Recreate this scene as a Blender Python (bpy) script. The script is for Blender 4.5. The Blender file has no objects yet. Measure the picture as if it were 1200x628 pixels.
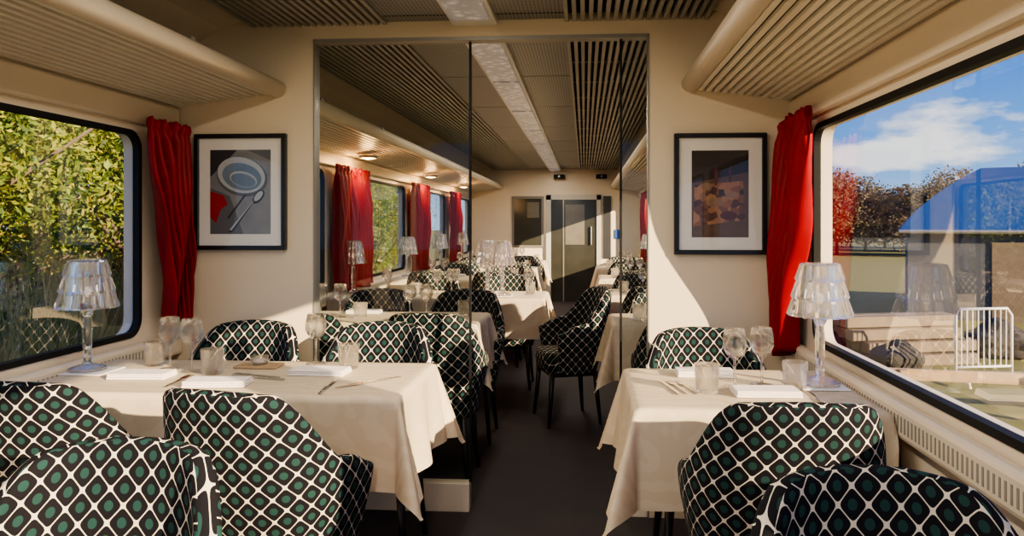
import bpy, bmesh, math, random
from mathutils import Vector, Matrix
random.seed(7)
S=bpy.context.scene; COL=S.collection
S.view_settings.look='AgX - Medium High Contrast'; S.view_settings.exposure=.5
# ---------------------------------------------------------------- materials
def newmat(name):
    m=bpy.data.materials.new(name); m.use_nodes=True
    nt=m.node_tree; return m,nt,nt.nodes.get('Principled BSDF'),nt.nodes.get('Material Output')
def N(nt,t,**k):
    n=nt.nodes.new(t)
    for a,b in k.items(): setattr(n,a,b)
    return n
def math_(nt,op,a,b=None,c=None):
    n=nt.nodes.new('ShaderNodeMath'); n.operation=op
    for i,v in enumerate((a,b,c)):
        if v is None: continue
        if isinstance(v,(int,float)): n.inputs[i].default_value=v
        else: nt.links.new(v,n.inputs[i])
    return n.outputs[0]
def mixc(nt,f,a,b):
    n=nt.nodes.new('ShaderNodeMix'); n.data_type='RGBA'
    if isinstance(f,(int,float)): n.inputs[0].default_value=f
    else: nt.links.new(f,n.inputs[0])
    for i,v in ((6,a),(7,b)):
        if isinstance(v,tuple): n.inputs[i].default_value=(*v,1)
        else: nt.links.new(v,n.inputs[i])
    return n.outputs[2]
def simple(name,col,rough=.5,metal=0,noise=0.0,nscale=8,bump=0,emis=0,emc=None,spec=None,coat=0):
    m,nt,p,o=newmat(name)
    p.inputs['Roughness'].default_value=rough; p.inputs['Metallic'].default_value=metal
    if spec is not None: p.inputs['Specular IOR Level'].default_value=spec
    if coat: p.inputs['Coat Weight'].default_value=coat
    tc=N(nt,'ShaderNodeTexCoord'); nz=N(nt,'ShaderNodeTexNoise'); nz.inputs['Scale'].default_value=nscale; nz.inputs['Detail'].default_value=5
    nt.links.new(tc.outputs['Object'],nz.inputs['Vector'])
    c2=tuple(max(0,c*(1-noise)) for c in col)
    nt.links.new(mixc(nt,nz.outputs[0],c2,col),p.inputs['Base Color'])
    if bump:
        b=N(nt,'ShaderNodeBump'); b.inputs['Strength'].default_value=bump; b.inputs['Distance'].default_value=.01
        nt.links.new(nz.outputs[0],b.inputs['Height']); nt.links.new(b.outputs[0],p.inputs['Normal'])
    if emis:
        p.inputs['Emission Color'].default_value=(*(emc or col),1); p.inputs['Emission Strength'].default_value=emis
    return m
CREAM=simple('cream_laminate',(.73,.61,.44),.45,noise=.06,nscale=3)
CREAM2=simple('cream_panel',(.76,.66,.52),.38,noise=.05,nscale=3)
WHITE=simple('white_enamel',(.78,.76,.72),.35,noise=.04)
ALU=simple('brushed_aluminium',(.34,.32,.29),.45,metal=.5,noise=.1,nscale=30)
RIB=simple('grille_slats',(.40,.375,.335),.45,metal=.2,noise=.1,nscale=20)
RACKSL=simple('rack_slats',(.80,.73,.62),.4,noise=.05)
DARK=simple('dark_void',(.035,.033,.03),.9)
SLOT=simple('vent_slot',(.30,.27,.23),.7)
DARKGAP=simple('dark_gap',(.03,.027,.024),.8)
BLACK=simple('black_rubber',(.012,.012,.013),.6,spec=.2)
BLACKLEG=simple('black_wood',(.012,.011,.011),.35)
FRAMEB=simple('black_frame_lacquer',(.012,.011,.012),.3)
MATW=simple('white_mat_board',(.80,.77,.71),.8,noise=.03)
STEEL=simple('polished_cutlery_steel',(.6,.6,.6),.2,metal=1)
NAPK=simple('napkin_linen',(.80,.73,.69),.9,noise=.08,nscale=60,bump=.2)
WOOD=simple('light_wood',(.50,.34,.19),.6,noise=.4,nscale=12)
GREYWOOD=simple('weathered_timber',(.24,.18,.12),.8,noise=.5,nscale=6)
WARM=simple('warm_lens',(1,.85,.55),.4,emis=20,emc=(1,.55,.18))
BULB=simple('bulb_glow',(1,.9,.8),.4,emis=1.5,emc=(1,.78,.6))
BARK=simple('bark',(.16,.12,.08),.9,noise=.5,nscale=12)

def clothmat():
    m,nt,p,o=newmat('cream_damask_cloth')
    tc=N(nt,'ShaderNodeTexCoord')
    w=N(nt,'ShaderNodeTexWave'); w.wave_type='RINGS'; w.inputs['Scale'].default_value=5; w.inputs['Distortion'].default_value=14; w.inputs['Detail'].default_value=3
    nt.links.new(tc.outputs['Object'],w.inputs['Vector'])
    r=N(nt,'ShaderNodeMapRange'); nt.links.new(w.outputs[0],r.inputs[0]); r.inputs[1].default_value=.45; r.inputs[2].default_value=.65
    nt.links.new(mixc(nt,r.outputs[0],(.745,.625,.45),(.80,.685,.51)),p.inputs['Base Color'])
    q=N(nt,'ShaderNodeMapRange'); nt.links.new(r.outputs[0],q.inputs[0]); q.inputs[3].default_value=.75; q.inputs[4].default_value=.5
    nt.links.new(q.outputs[0],p.inputs['Roughness'])
    tr=N(nt,'ShaderNodeBsdfTranslucent'); tr.inputs[0].default_value=(.9,.66,.40,1)
    ms=N(nt,'ShaderNodeMixShader'); ms.inputs[0].default_value=.28
    nt.links.new(p.outputs[0],ms.inputs[1]); nt.links.new(tr.outputs[0],ms.inputs[2]); nt.links.new(ms.outputs[0],o.inputs[0])
    return m
CLOTH=clothmat()
def fabric():
    m,nt,p,o=newmat('lattice_dot_upholstery'); p.inputs['Roughness'].default_value=.85; p.inputs['Specular IOR Level'].default_value=.2
    uv=N(nt,'ShaderNodeUVMap'); uv.uv_map='UVMap'
    mp=N(nt,'ShaderNodeMapping'); mp.inputs['Rotation'].default_value=(0,0,math.radians(45)); s=1/.045
    mp.inputs['Scale'].default_value=(s,s,s); nt.links.new(uv.outputs[0],mp.inputs['Vector'])
    sx=N(nt,'ShaderNodeSeparateXYZ'); nt.links.new(mp.outputs[0],sx.inputs[0])
    def cell(a): return math_(nt,'ABSOLUTE',math_(nt,'SUBTRACT',math_(nt,'FRACT',a),.5))
    x=cell(sx.outputs[0]); y=cell(sx.outputs[1])
    r=math_(nt,'POWER',math_(nt,'ADD',math_(nt,'POWER',x,5),math_(nt,'POWER',y,5)),1/5)
    rc=math_(nt,'SQRT',math_(nt,'ADD',math_(nt,'MULTIPLY',x,x),math_(nt,'MULTIPLY',y,y)))
    line=math_(nt,'GREATER_THAN',r,.474); dot=math_(nt,'LESS_THAN',rc,.225)
    nz=N(nt,'ShaderNodeTexNoise'); nz.inputs['Scale'].default_value=5; nt.links.new(uv.outputs[0],nz.inputs['Vector'])
    teal=mixc(nt,nz.outputs[0],(.009,.032,.030),(.017,.056,.050))
    c=mixc(nt,dot,(.006,.0055,.008),teal); c=mixc(nt,line,c,(.60,.54,.45))
    nt.links.new(c,p.inputs['Base Color'])
    return m
FAB=fabric()
def carpet():
    m,nt,p,o=newmat('dark_speckled_carpet'); p.inputs['Roughness'].default_value=.95
    tc=N(nt,'ShaderNodeTexCoord'); a=N(nt,'ShaderNodeTexNoise'); a.inputs['Scale'].default_value=160; b=N(nt,'ShaderNodeTexNoise'); b.inputs['Scale'].default_value=6
    for n in (a,b): nt.links.new(tc.outputs['Object'],n.inputs['Vector'])
    c=mixc(nt,a.outputs[0],(.026,.022,.026),(.085,.072,.078)); c=mixc(nt,math_(nt,'MULTIPLY',b.outputs[0],.6),c,(.03,.024,.027))
    nt.links.new(c,p.inputs['Base Color']); bm=N(nt,'ShaderNodeBump'); bm.inputs['Strength'].default_value=.3; bm.inputs['Distance'].default_value=.004
    nt.links.new(a.outputs[0],bm.inputs['Height']); nt.links.new(bm.outputs[0],p.inputs['Normal']); return m
CARPET=carpet()
def perf():
    m,nt,p,o=newmat('perforated_ceiling_panel'); p.inputs['Roughness'].default_value=.4; p.inputs['Metallic'].default_value=.3
    tc=N(nt,'ShaderNodeTexCoord'); sx=N(nt,'ShaderNodeSeparateXYZ'); nt.links.new(tc.outputs['Object'],sx.inputs[0])
    def c(a): return math_(nt,'SUBTRACT',math_(nt,'FRACT',math_(nt,'MULTIPLY',a,60)),.5)
    x=c(sx.outputs[0]); y=c(sx.outputs[1])
    d=math_(nt,'SQRT',math_(nt,'ADD',math_(nt,'MULTIPLY',x,x),math_(nt,'MULTIPLY',y,y)))
    nt.links.new(mixc(nt,math_(nt,'LESS_THAN',d,.27),(.27,.265,.255),(.04,.04,.04)),p.inputs['Base Color']); return m
PERF=perf()
def diffuser():
    m,nt,p,o=newmat('frosted_light_diffuser'); p.inputs['Roughness'].default_value=.3
    tc=N(nt,'ShaderNodeTexCoord'); w=N(nt,'ShaderNodeTexVoronoi'); w.inputs['Scale'].default_value=22; nt.links.new(tc.outputs['Object'],w.inputs['Vector'])
    r=N(nt,'ShaderNodeValToRGB'); nt.links.new(w.outputs['Distance'],r.inputs[0]); r.color_ramp.elements[0].color=(.80,.74,.68,1); r.color_ramp.elements[1].color=(.36,.33,.32,1); r.color_ramp.elements[1].position=.6
    nt.links.new(r.outputs[0],p.inputs['Base Color'])
    nt.links.new(r.outputs[0],p.inputs['Emission Color']); p.inputs['Emission Strength'].default_value=.15; return m
DIFFUSER=diffuser()
def curtainmat():
    m,nt,p,o=newmat('red_satin_curtain'); p.inputs['Roughness'].default_value=.5; p.inputs['Specular IOR Level'].default_value=.3
    tc=N(nt,'ShaderNodeTexCoord'); nz=N(nt,'ShaderNodeTexNoise'); nz.inputs['Scale'].default_value=7; nt.links.new(tc.outputs['Object'],nz.inputs['Vector'])
    nt.links.new(mixc(nt,nz.outputs[0],(.20,.002,.006),(.36,.004,.012)),p.inputs['Base Color'])
    tr=N(nt,'ShaderNodeBsdfTranslucent'); tr.inputs[0].default_value=(.5,.002,.008,1)
    ms=N(nt,'ShaderNodeMixShader'); ms.inputs[0].default_value=.15
    nt.links.new(p.outputs[0],ms.inputs[1]); nt.links.new(tr.outputs[0],ms.inputs[2]); nt.links.new(ms.outputs[0],o.inputs[0]); return m
CURT=curtainmat()
def thin_glass(name,tint,gain=1.0,base=0.0,rough=0.0):
    m=bpy.data.materials.new(name); m.use_nodes=True; nt=m.node_tree; nt.nodes.clear()
    o=N(nt,'ShaderNodeOutputMaterial'); t=N(nt,'ShaderNodeBsdfTransparent'); t.inputs[0].default_value=(*tint,1)
    g=N(nt,'ShaderNodeBsdfGlossy'); g.inputs['Roughness'].default_value=rough; g.inputs[0].default_value=(1,1,1,1)
    f=N(nt,'ShaderNodeLayerWeight'); f.inputs['Blend'].default_value=.5
    fac=math_(nt,'MINIMUM',math_(nt,'ADD',math_(nt,'MULTIPLY',math_(nt,'POWER',f.outputs['Facing'],3.0),gain),base),1.0)
    ms=N(nt,'ShaderNodeMixShader'); nt.links.new(fac,ms.inputs[0]); nt.links.new(t.outputs[0],ms.inputs[1]); nt.links.new(g.outputs[0],ms.inputs[2])
    nt.links.new(ms.outputs[0],o.inputs[0]); return m
WGLASS=thin_glass('window_glass',(.93,.95,.95),gain=.42,base=.12)
PGLASS=thin_glass('partition_glass',(.93,.95,.94),gain=.06,base=.012)
def realglass(name,ior,wt,wtr,wl,col=(1,1,1),rough=0):
    m=bpy.data.materials.new(name); m.use_nodes=True; nt=m.node_tree; nt.nodes.clear()
    o=N(nt,'ShaderNodeOutputMaterial'); g=N(nt,'ShaderNodeBsdfGlass'); g.inputs['IOR'].default_value=ior; g.inputs['Roughness'].default_value=rough; g.inputs[0].default_value=(*col,1)
    t=N(nt,'ShaderNodeBsdfTransparent'); m1=N(nt,'ShaderNodeMixShader'); m1.inputs[0].default_value=wtr
    nt.links.new(g.outputs[0],m1.inputs[1]); nt.links.new(t.outputs[0],m1.inputs[2]); last=m1.outputs[0]
    if wl:
        l=N(nt,'ShaderNodeBsdfTranslucent'); l.inputs[0].default_value=(.95,.83,.77,1); d=N(nt,'ShaderNodeBsdfDiffuse'); d.inputs[0].default_value=(.95,.86,.80,1)  # pinkish tint puts the warm light caught by lamp shades into the colour
        m2=N(nt,'ShaderNodeMixShader'); m2.inputs[0].default_value=.5; nt.links.new(l.outputs[0],m2.inputs[1]); nt.links.new(d.outputs[0],m2.inputs[2])
        m3=N(nt,'ShaderNodeMixShader'); m3.inputs[0].default_value=wl; nt.links.new(last,m3.inputs[1]); nt.links.new(m2.outputs[0],m3.inputs[2]); last=m3.outputs[0]
    nt.links.new(last,o.inputs[0]); return m
DRINK=realglass('drinking_glass',1.45,0,.50,0)
CRYST=realglass('crystal_lamp_acrylic',1.5,0,.15,.07)
def leafmat(name,cols):
    m,nt,p,o=newmat(name); p.inputs['Roughness'].default_value=.6
    g=N(nt,'ShaderNodeNewGeometry'); r=N(nt,'ShaderNodeValToRGB'); nt.links.new(g.outputs['Random Per Island'],r.inputs[0])
    el=r.color_ramp.elements
    while len(el)<len(cols): el.new(.5)
    for i,c in enumerate(cols): el[i].position=i/(len(cols)-1); el[i].color=(*c,1)
    nt.links.new(r.outputs[0],p.inputs['Base Color'])
    tr=N(nt,'ShaderNodeBsdfTranslucent'); nt.links.new(r.outputs[0],tr.inputs[0])
    ms=N(nt,'ShaderNodeMixShader'); ms.inputs[0].default_value=.35
    nt.links.new(p.outputs[0],ms.inputs[1]); nt.links.new(tr.outputs[0],ms.inputs[2]); nt.links.new(ms.outputs[0],o.inputs[0]); return m
LEAF=leafmat('green_leaves',[(.05,.10,.02),(.14,.22,.03),(.33,.36,.05),(.10,.16,.025),(.45,.39,.08)])
LEAFB=leafmat('autumn_leaves',[(.10,.075,.05),(.19,.14,.09),(.13,.13,.07),(.24,.17,.11)])
DRYG=leafmat('dry_grass',[(.38,.31,.12),(.50,.42,.18),(.30,.33,.09)])
def groundmat():
    m,nt,p,o=newmat('meadow_ground'); p.inputs['Roughness'].default_value=.95
    tc=N(nt,'ShaderNodeTexCoord'); a=N(nt,'ShaderNodeTexNoise'); a.inputs['Scale'].default_value=.12; b=N(nt,'ShaderNodeTexNoise'); b.inputs['Scale'].default_value=3; b.inputs['Detail'].default_value=8
    for n in (a,b): nt.links.new(tc.outputs['Object'],n.inputs['Vector'])
    c=mixc(nt,b.outputs[0],(.08,.10,.022),(.28,.23,.075)); c=mixc(nt,math_(nt,'MULTIPLY',a.outputs[0],.6),c,(.20,.20,.04)); nt.links.new(c,p.inputs['Base Color']); return m
GROUND=groundmat()
BLUER=simple('blue_roof_sheet',(.018,.07,.23),.45,noise=.25,nscale=2)
SHED=simple('shed_cladding',(.09,.095,.11),.7,noise=.3,nscale=2)
ROCK=simple('dark_stone',(.08,.07,.06),.9,noise=.6,nscale=3,bump=.5)

# ---------------------------------------------------------------- helpers
def obj(name,me,parent=None,loc=(0,0,0)):
    o=bpy.data.objects.new(name,me); COL.objects.link(o); o.location=loc
    if parent: o.parent=parent
    return o
def mesh(name,vs,fs,mat=None,smooth=False,mats=None,mi=None):
    me=bpy.data.meshes.new(name); me.from_pydata([tuple(v) for v in vs],[],fs)
    if mats:
        for m in mats: me.materials.append(m)
        for p,i in zip(me.polygons,mi): p.material_index=i
    elif mat: me.materials.append(mat)
    if smooth:
        for p in me.polygons: p.use_smooth=True
    me.update(); return me
class MB:
    def __init__(s): s.v=[];s.f=[];s.m=[]
    def box(s,x0,x1,y0,y1,z0,z1,mi=0):
        b=len(s.v); s.v+=[(x,y,z) for z in (z0,z1) for y in (y0,y1) for x in (x0,x1)]
        s.f+=[tuple(b+i for i in q) for q in ((0,2,3,1),(4,5,7,6),(0,1,5,4),(2,6,7,3),(0,4,6,2),(1,3,7,5))]; s.m+=[mi]*6; return s
    def poly(s,pts,mi=0):
        b=len(s.v); s.v+=pts; s.f.append(tuple(range(b,b+len(pts)))); s.m.append(mi); return s
    def tube(s,pts,r,n=8,mi=0,cap=True):
        pts=[Vector(p) for p in pts]; rs=r if isinstance(r,list) else [r]*len(pts); b=len(s.v)
        for i,p in enumerate(pts):
            d=(pts[min(i+1,len(pts)-1)]-pts[max(i-1,0)]).normalized()
            a=d.cross(Vector((0,0,1)) if abs(d.z)<.9 else Vector((1,0,0))).normalized(); c=d.cross(a)
            for k in range(n):
                t=2*math.pi*k/n; s.v.append(tuple(p+a*math.cos(t)*rs[i]+c*math.sin(t)*rs[i]))
        for i in range(len(pts)-1):
            for k in range(n):
                k2=(k+1)%n; s.f.append((b+i*n+k,b+i*n+k2,b+(i+1)*n+k2,b+(i+1)*n+k)); s.m.append(mi)
        if cap:
            s.f.append(tuple(b+k for k in reversed(range(n)))); s.f.append(tuple(b+(len(pts)-1)*n+k for k in range(n))); s.m+=[mi,mi]
        return s
    def mesh(s,name,mats,smooth=False,bevel=0,seg=2):
        if not isinstance(mats,list): mats=[mats]
        me=mesh(name,s.v,s.f,smooth=smooth,mats=mats,mi=s.m)
        bm=bmesh.new(); bm.from_mesh(me); bmesh.ops.recalc_face_normals(bm,faces=bm.faces)
        if bevel: bmesh.ops.bevel(bm,geom=bm.edges[:],offset=bevel,segments=seg,profile=.5,affect='EDGES')
        bm.to_mesh(me); bm.free(); me.update(); return me
def lathe(name,prof,mat,n=24,smooth=True,flute=None):
    vs=[];fs=[]
    for (r,z) in prof:
        for k in range(n):
            a=2*math.pi*k/n; rr=r*(flute if (flute and k%2) else 1); vs.append((rr*math.cos(a),rr*math.sin(a),z))
    for i in range(len(prof)-1):
        for k in range(n):
            k2=(k+1)%n; fs.append((i*n+k,i*n+k2,(i+1)*n+k2,(i+1)*n+k))
    me=mesh(name,vs,fs,mat,smooth)
    bm=bmesh.new(); bm.from_mesh(me); bmesh.ops.remove_doubles(bm,verts=bm.verts,dist=1e-5); bmesh.ops.recalc_face_normals(bm,faces=bm.faces); bm.to_mesh(me); bm.free()
    return me
def struct(o,label,cat='structure'):
    o['kind']='structure'; o['label']=label; o['category']=cat; return o
def thing(o,label,cat,group=None):
    o['label']=label; o['category']=cat
    if group: o['group']=group
    return o
def empty(name,loc=(0,0,0)):
    o=bpy.data.objects.new(name,None); o.empty_display_size=.1; COL.objects.link(o); o.location=loc; return o
def dup(root,loc,rot=0,label=None,scale=None):
    r=root.copy(); COL.objects.link(r); r.location=loc; r.rotation_euler=(0,0,rot)
    if scale: r.scale=scale
    for c in root.children:
        k=c.copy(); k.parent=r; COL.objects.link(k)
    if label: r['label']=label
    return r
def bake(o):
    dg=bpy.context.evaluated_depsgraph_get(); me=bpy.data.meshes.new_from_object(o.evaluated_get(dg)); 
    nm=o.name; bpy.data.objects.remove(o); me.name=nm; return me
def rrect(a0,a1,b0,b1,r,n=6):
    pts=[]
    for cx,cy,s in ((a1-r,b1-r,0),(a0+r,b1-r,90),(a0+r,b0+r,180),(a1-r,b0+r,270)):
        for i in range(n+1):
            t=math.radians(s+90*i/n); pts.append((cx+r*math.cos(t),cy+r*math.sin(t)))
    return pts
def curvesolid(splines,half,mapf,name,mat):
    cu=bpy.data.curves.new(name,'CURVE'); cu.dimensions='2D'; cu.fill_mode='BOTH'; cu.extrude=half
    for sp in splines:
        s=cu.splines.new('POLY'); s.points.add(len(sp)-1)
        for i,p in enumerate(sp): s.points[i].co=(p[0],p[1],0,1)
        s.use_cyclic_u=True
    o=bpy.data.objects.new(name,cu); COL.objects.link(o); me=bake(o)
    for v in me.vertices: v.co=Vector(mapf(*v.co))
    me.materials.clear(); me.materials.append(mat); me.update(); return me

# ---------------------------------------------------------------- shell dims
XL,XR=-1.90,.92; XC=(XL+XR)/2; Y0,Y1=-1.6,12.4; YP=3.30; ZC=2.24
WIN=[(-1.3,.75),(1.05,3.04),(3.62,5.28),(6.15,7.72),(8.5,9.98),(10.75,12.1)]
ZW0,ZW1=.83,1.685
T=.07
fl=MB().box(XL-.1,XR+.1,Y0,Y1+.1,-.12,0).mesh('floor',CARPET); struct(obj('floor',fl),'dark speckled carpet floor of the dining car','floor')
holes=[rrect(a,b,ZW0,ZW1,.07) for a,b in WIN]
for nm,x in (('wall_left',XL-T/2),('wall_right',XR+T/2)):
    me=curvesolid([[(Y0,0),(Y1,0),(Y1,2.3),(Y0,2.3)]]+holes,T/2,lambda a,b,c,x=x:(x+c,a,b),nm,CREAM2)
    struct(obj(nm,me),'cream laminated side wall with window openings','wall')
wn=0
for sx,x in ((-1,XL),(1,XR)):
    for (a,b) in WIN:
        wn+=1
        o_=rrect(a-.010,b+.010,ZW0-.010,ZW1+.010,.08); i_=rrect(a+.012,b-.012,ZW0+.012,ZW1-.012,.06); n=len(o_)
        xa,xb=x-sx*.006,x+sx*.022
        vs=[(xa,p[0],p[1]) for p in o_]+[(xa,p[0],p[1]) for p in i_]+[(xb,p[0],p[1]) for p in o_]+[(xb,p[0],p[1]) for p in i_]; fs=[]
        for k in range(n):
            j=(k+1)%n
            fs+=[(k,j,n+j,n+k),(n+k,n+j,3*n+j,3*n+k),(2*n+k,3*n+k,3*n+j,2*n+j),(k,2*n+k,2*n+j,j)]
        w=obj('window_%d'%wn,mesh('window_frame',vs,fs,BLACK)); struct(w,'train window with rounded black rubber gasket','window')
        gx=x+sx*.012
        g=obj('glass_pane',mesh('glass_pane',[(gx,a+.005,ZW0+.005),(gx,b-.005,ZW0+.005),(gx,b-.005,ZW1-.005),(gx,a+.005,ZW1-.005)],[(0,1,2,3)],WGLASS),w)
        g['label']='clear reflective window glass'
# trims
tn=0
def trim(me,label,cat='trim'):
    global tn
    tn+=1; return struct(obj('trim_%d'%tn,me),label,cat)
for seg in ((Y0,YP-.001),(YP+.061,Y1)):
    for sx,x in ((-1,XL),(1,XR)):
        m=MB(); xi=x-sx*.05
        m.box(min(x,xi),max(x,xi),seg[0],seg[1],.70,.795)
        trim(m.mesh('sill',CREAM2,bevel=.015),'cream window ledge running along the wall')
        m=MB(); xi=x-sx*.035
        m.box(min(x,xi),max(x,xi),seg[0],seg[1],1.725,1.83)
        trim(m.mesh('valance',CREAM2,bevel=.012),'cream panel strip above the windows')
        m=MB(); y=seg[0]+.2
        m.box(min(x,x-sx*.03),max(x,x-sx*.03),seg[0],seg[1],.12,.16,0)
        while y<seg[1]-.2:
            m.box(min(x-sx*.049,x-sx*.0515),max(x-sx*.049,x-sx*.0515),y,y+.008,.725,.768,1); y+=.022
        trim(m.mesh('vent',[ALU,SLOT]),'vent slots and rail under the window ledge')
# ceiling cove profile
HW=(XR-XL)/2
prof=[(-HW-.03,1.93),(-HW+.02,2.02),(-HW+.10,2.12),(-HW+.22,2.20),(-HW+.38,ZC),(HW-.38,ZC),(HW-.22,2.20),(HW-.10,2.12),(HW-.02,2.02),(HW+.03,1.93)]
pr=[(XC+a,b) for a,b in prof]; k=len(pr)
vs=[(a,y,b) for y in (Y0,Y1) for a,b in pr]+[(a,y,b+.12) for y in (Y0,Y1) for a,b in pr]
fs=[]; fmi=[]
for i in range(k-1):
    fs.append((i,i+1,k+i+1,k+i)); fmi.append(1 if i==4 else 0)
    fs.append((2*k+i,3*k+i,3*k+i+1,2*k+i+1)); fmi.append(0)
me=mesh('ceiling',vs,fs,mats=[CREAM2,DARKGAP],mi=fmi); struct(obj('ceiling',me),'curved ceiling with cream coves','ceiling')
PER=.40; STR=.10
for seg in ((Y0,YP-.002),(YP+.062,Y1-.002)):
    for sgn in (-1,1):
        m=MB(); a=PER+.01
        while a<HW-.36:
            m.box(XC+sgn*a-.009,XC+sgn*a+.009,seg[0],seg[1],ZC-.040,ZC-.008); a+=.036
        y=seg[0]+.3
        while y<seg[1]:
            m.box(XC+sgn*(PER+.0)-(0 if sgn>0 else HW-.36-PER),XC+sgn*PER+(HW-.36-PER if sgn>0 else 0),y,y+.02,ZC-.012,ZC-.003); y+=.6
        trim(m.mesh('grille',RIB),'slatted metal ceiling grille running lengthwise')
        m=MB(); x0,x1=sorted((XC+sgn*STR,XC+sgn*PER)); y=seg[0]
        while y<seg[1]-.05:
            y2=min(y+1.2,seg[1]); m.box(x0,x1,y+.008,y2-.008,ZC-.028,ZC-.01); y=y2
        trim(m.mesh('perforated',PERF),'grey perforated ceiling panels')
    m=MB(); y=seg[0]; m.box(XC-STR,XC+STR,seg[0],seg[1],ZC-.05,ZC-.005,0)
    while y<seg[1]-.1:
        y2=min(y+1.2,seg[1]); m.box(XC-STR+.02,XC+STR-.02,y+.03,y2-.03,ZC-.062,ZC-.045,1); y=y2
    trim(m.mesh('light_channel',[WHITE,DIFFUSER]),'white ceiling light channel with frosted diffusers','ceiling light')
# ---------------------------------------------------------------- partition
OX0,OX1,OZ=-1.232,.282,2.137
out=[(XL,0),(OX0,0),(OX0,OZ),(OX1,OZ),(OX1,0),(XR,0),(XR,1.95)]+[(a,b) for a,b in reversed(pr[1:-1])]+[(XL,1.95)]
me=curvesolid([out],.03,lambda a,b,c:(a,YP+.03-c,b),'wall_partition',CREAM); struct(obj('wall_partition',me),'cream partition wall with a wide opening','wall')
m=MB().box(OX0-.003,OX0+.003,YP-.004,YP+.064,0,OZ).box(OX1-.003,OX1+.003,YP-.004,YP+.064,0,OZ).box(OX0-.003,OX1+.003,YP-.004,YP+.064,OZ-.012,OZ+.004)
trim(m.mesh('opening_frame',ALU),'thin aluminium frame around the partition opening')
def glasspanel(x0,x1,edge,label):
    e=empty('glass_partition',((x0+x1)/2,YP+.03,0)); thing(e,label,'glass panel'); w=(x1-x0)/2
    obj('glass_pane',MB().box(-w,w,-.005,.005,.13,OZ-.014).mesh('glass_pane',PGLASS),e)
    obj('base_plinth',MB().box(-w,w,-.03,.03,0,.13).mesh('plinth',CREAM2,bevel=.004),e)
    ex=w*edge; obj('edge_strip',MB().box(ex-.005,ex+.005,-.009,.009,.13,OZ-.014).mesh('edge_strip',BLACK),e)
glasspanel(OX0+.004,-.517,1,'clear glass screen with dark edge strip on cream plinth')
glasspanel(.162,OX1-.004,-1,'narrow clear glass screen with dark edge strip')
# ---------------------------------------------------------------- end wall and door
def Bx(*a): return MB().box(*a)
me=curvesolid([[(XL,0),(XR,0),(XR,1.95)]+[(a,b) for a,b in reversed(pr[1:-1])]+[(XL,1.95)]],.04,lambda a,b,c:(a,Y1+.04-c,b),'wall_end',CREAM2)
struct(obj('wall_end',me),'cream end wall of the dining car','wall')
DG=simple('smoked_door_glass',(.07,.068,.055),.12,noise=.6,nscale=3,spec=.4); GRY=simple('grey_panel',(.20,.19,.17),.4); DG2=simple('pale_pane',(.22,.20,.16),.15,noise=.5,nscale=4)
d=obj('door_1',MB().box(-.64,-.56,Y1-.05,Y1,0,1.78).box(.20,.27,Y1-.05,Y1,0,1.78).box(-.64,.27,Y1-.05,Y1,1.70,1.78).mesh('door_frame',simple('door_frame_metal',(.5,.48,.44),.4))); struct(d,'aluminium framed end door','door')
obj('door_leaf',MB().box(-.56,.20,Y1-.03,Y1-.005,0,1.70).mesh('leaf',DG),d)
obj('glass_panel',MB().box(-.32,.0,Y1-.036,Y1-.031,.95,1.62).mesh('gp',DG2),d)
obj('handle',MB().tube([(.11,Y1-.06,.95),(.11,Y1-.06,1.25)],.012).box(.105,.115,Y1-.06,Y1-.03,.97,.98).box(.105,.115,Y1-.06,Y1-.03,1.22,1.23).mesh('handle',STEEL),d)
obj('middle_rail',MB().box(-.36,-.34,Y1-.04,Y1-.03,0,1.70).mesh('mid',ALU),d)
w=obj('window_13',MB().box(-1.22,-.68,Y1-.02,Y1-.0,.9,1.76).mesh('w',GRY)); struct(w,'grey framed internal window beside the end door','window')
obj('glass_pane',MB().box(-1.18,-.72,Y1-.025,Y1-.018,.94,1.72).mesh('p',DG),w)
obj('pale_poster',MB().box(-.96,-.76,Y1-.032,Y1-.026,1.40,1.66).mesh('pp',DG2),w)
trim(Bx(.31,.44,Y1-.03,Y1-.002,.72,1.76).mesh('np',simple('dark_panel',(.05,.05,.055),.4),bevel=.005),'dark tall panel on the cream end wall','panel')
for xx in (-.42,.28):
    e=empty('ceiling_sensor',(xx,Y1-.1,2.08)); thing(e,'small black box mounted high on end wall','sensor','black boxes above the end door')  # black sensor boxes high on the end wall
    obj('housing',Bx(-.09,.09,-.06,.08,-.035,.035).mesh('h',BLACK,bevel=.01),e); obj('lens',MB().tube([(0,-.06,0),(0,-.075,0)],.02).mesh('l',ALU),e)
o=obj('information_sign',Bx(.50,.60,Y1-.02,Y1-.002,1.05,1.2).mesh('s',simple('blue_sign',(.03,.10,.35),.4),bevel=.003)); thing(o,'small blue sign plate on cream end wall','sign')
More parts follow.
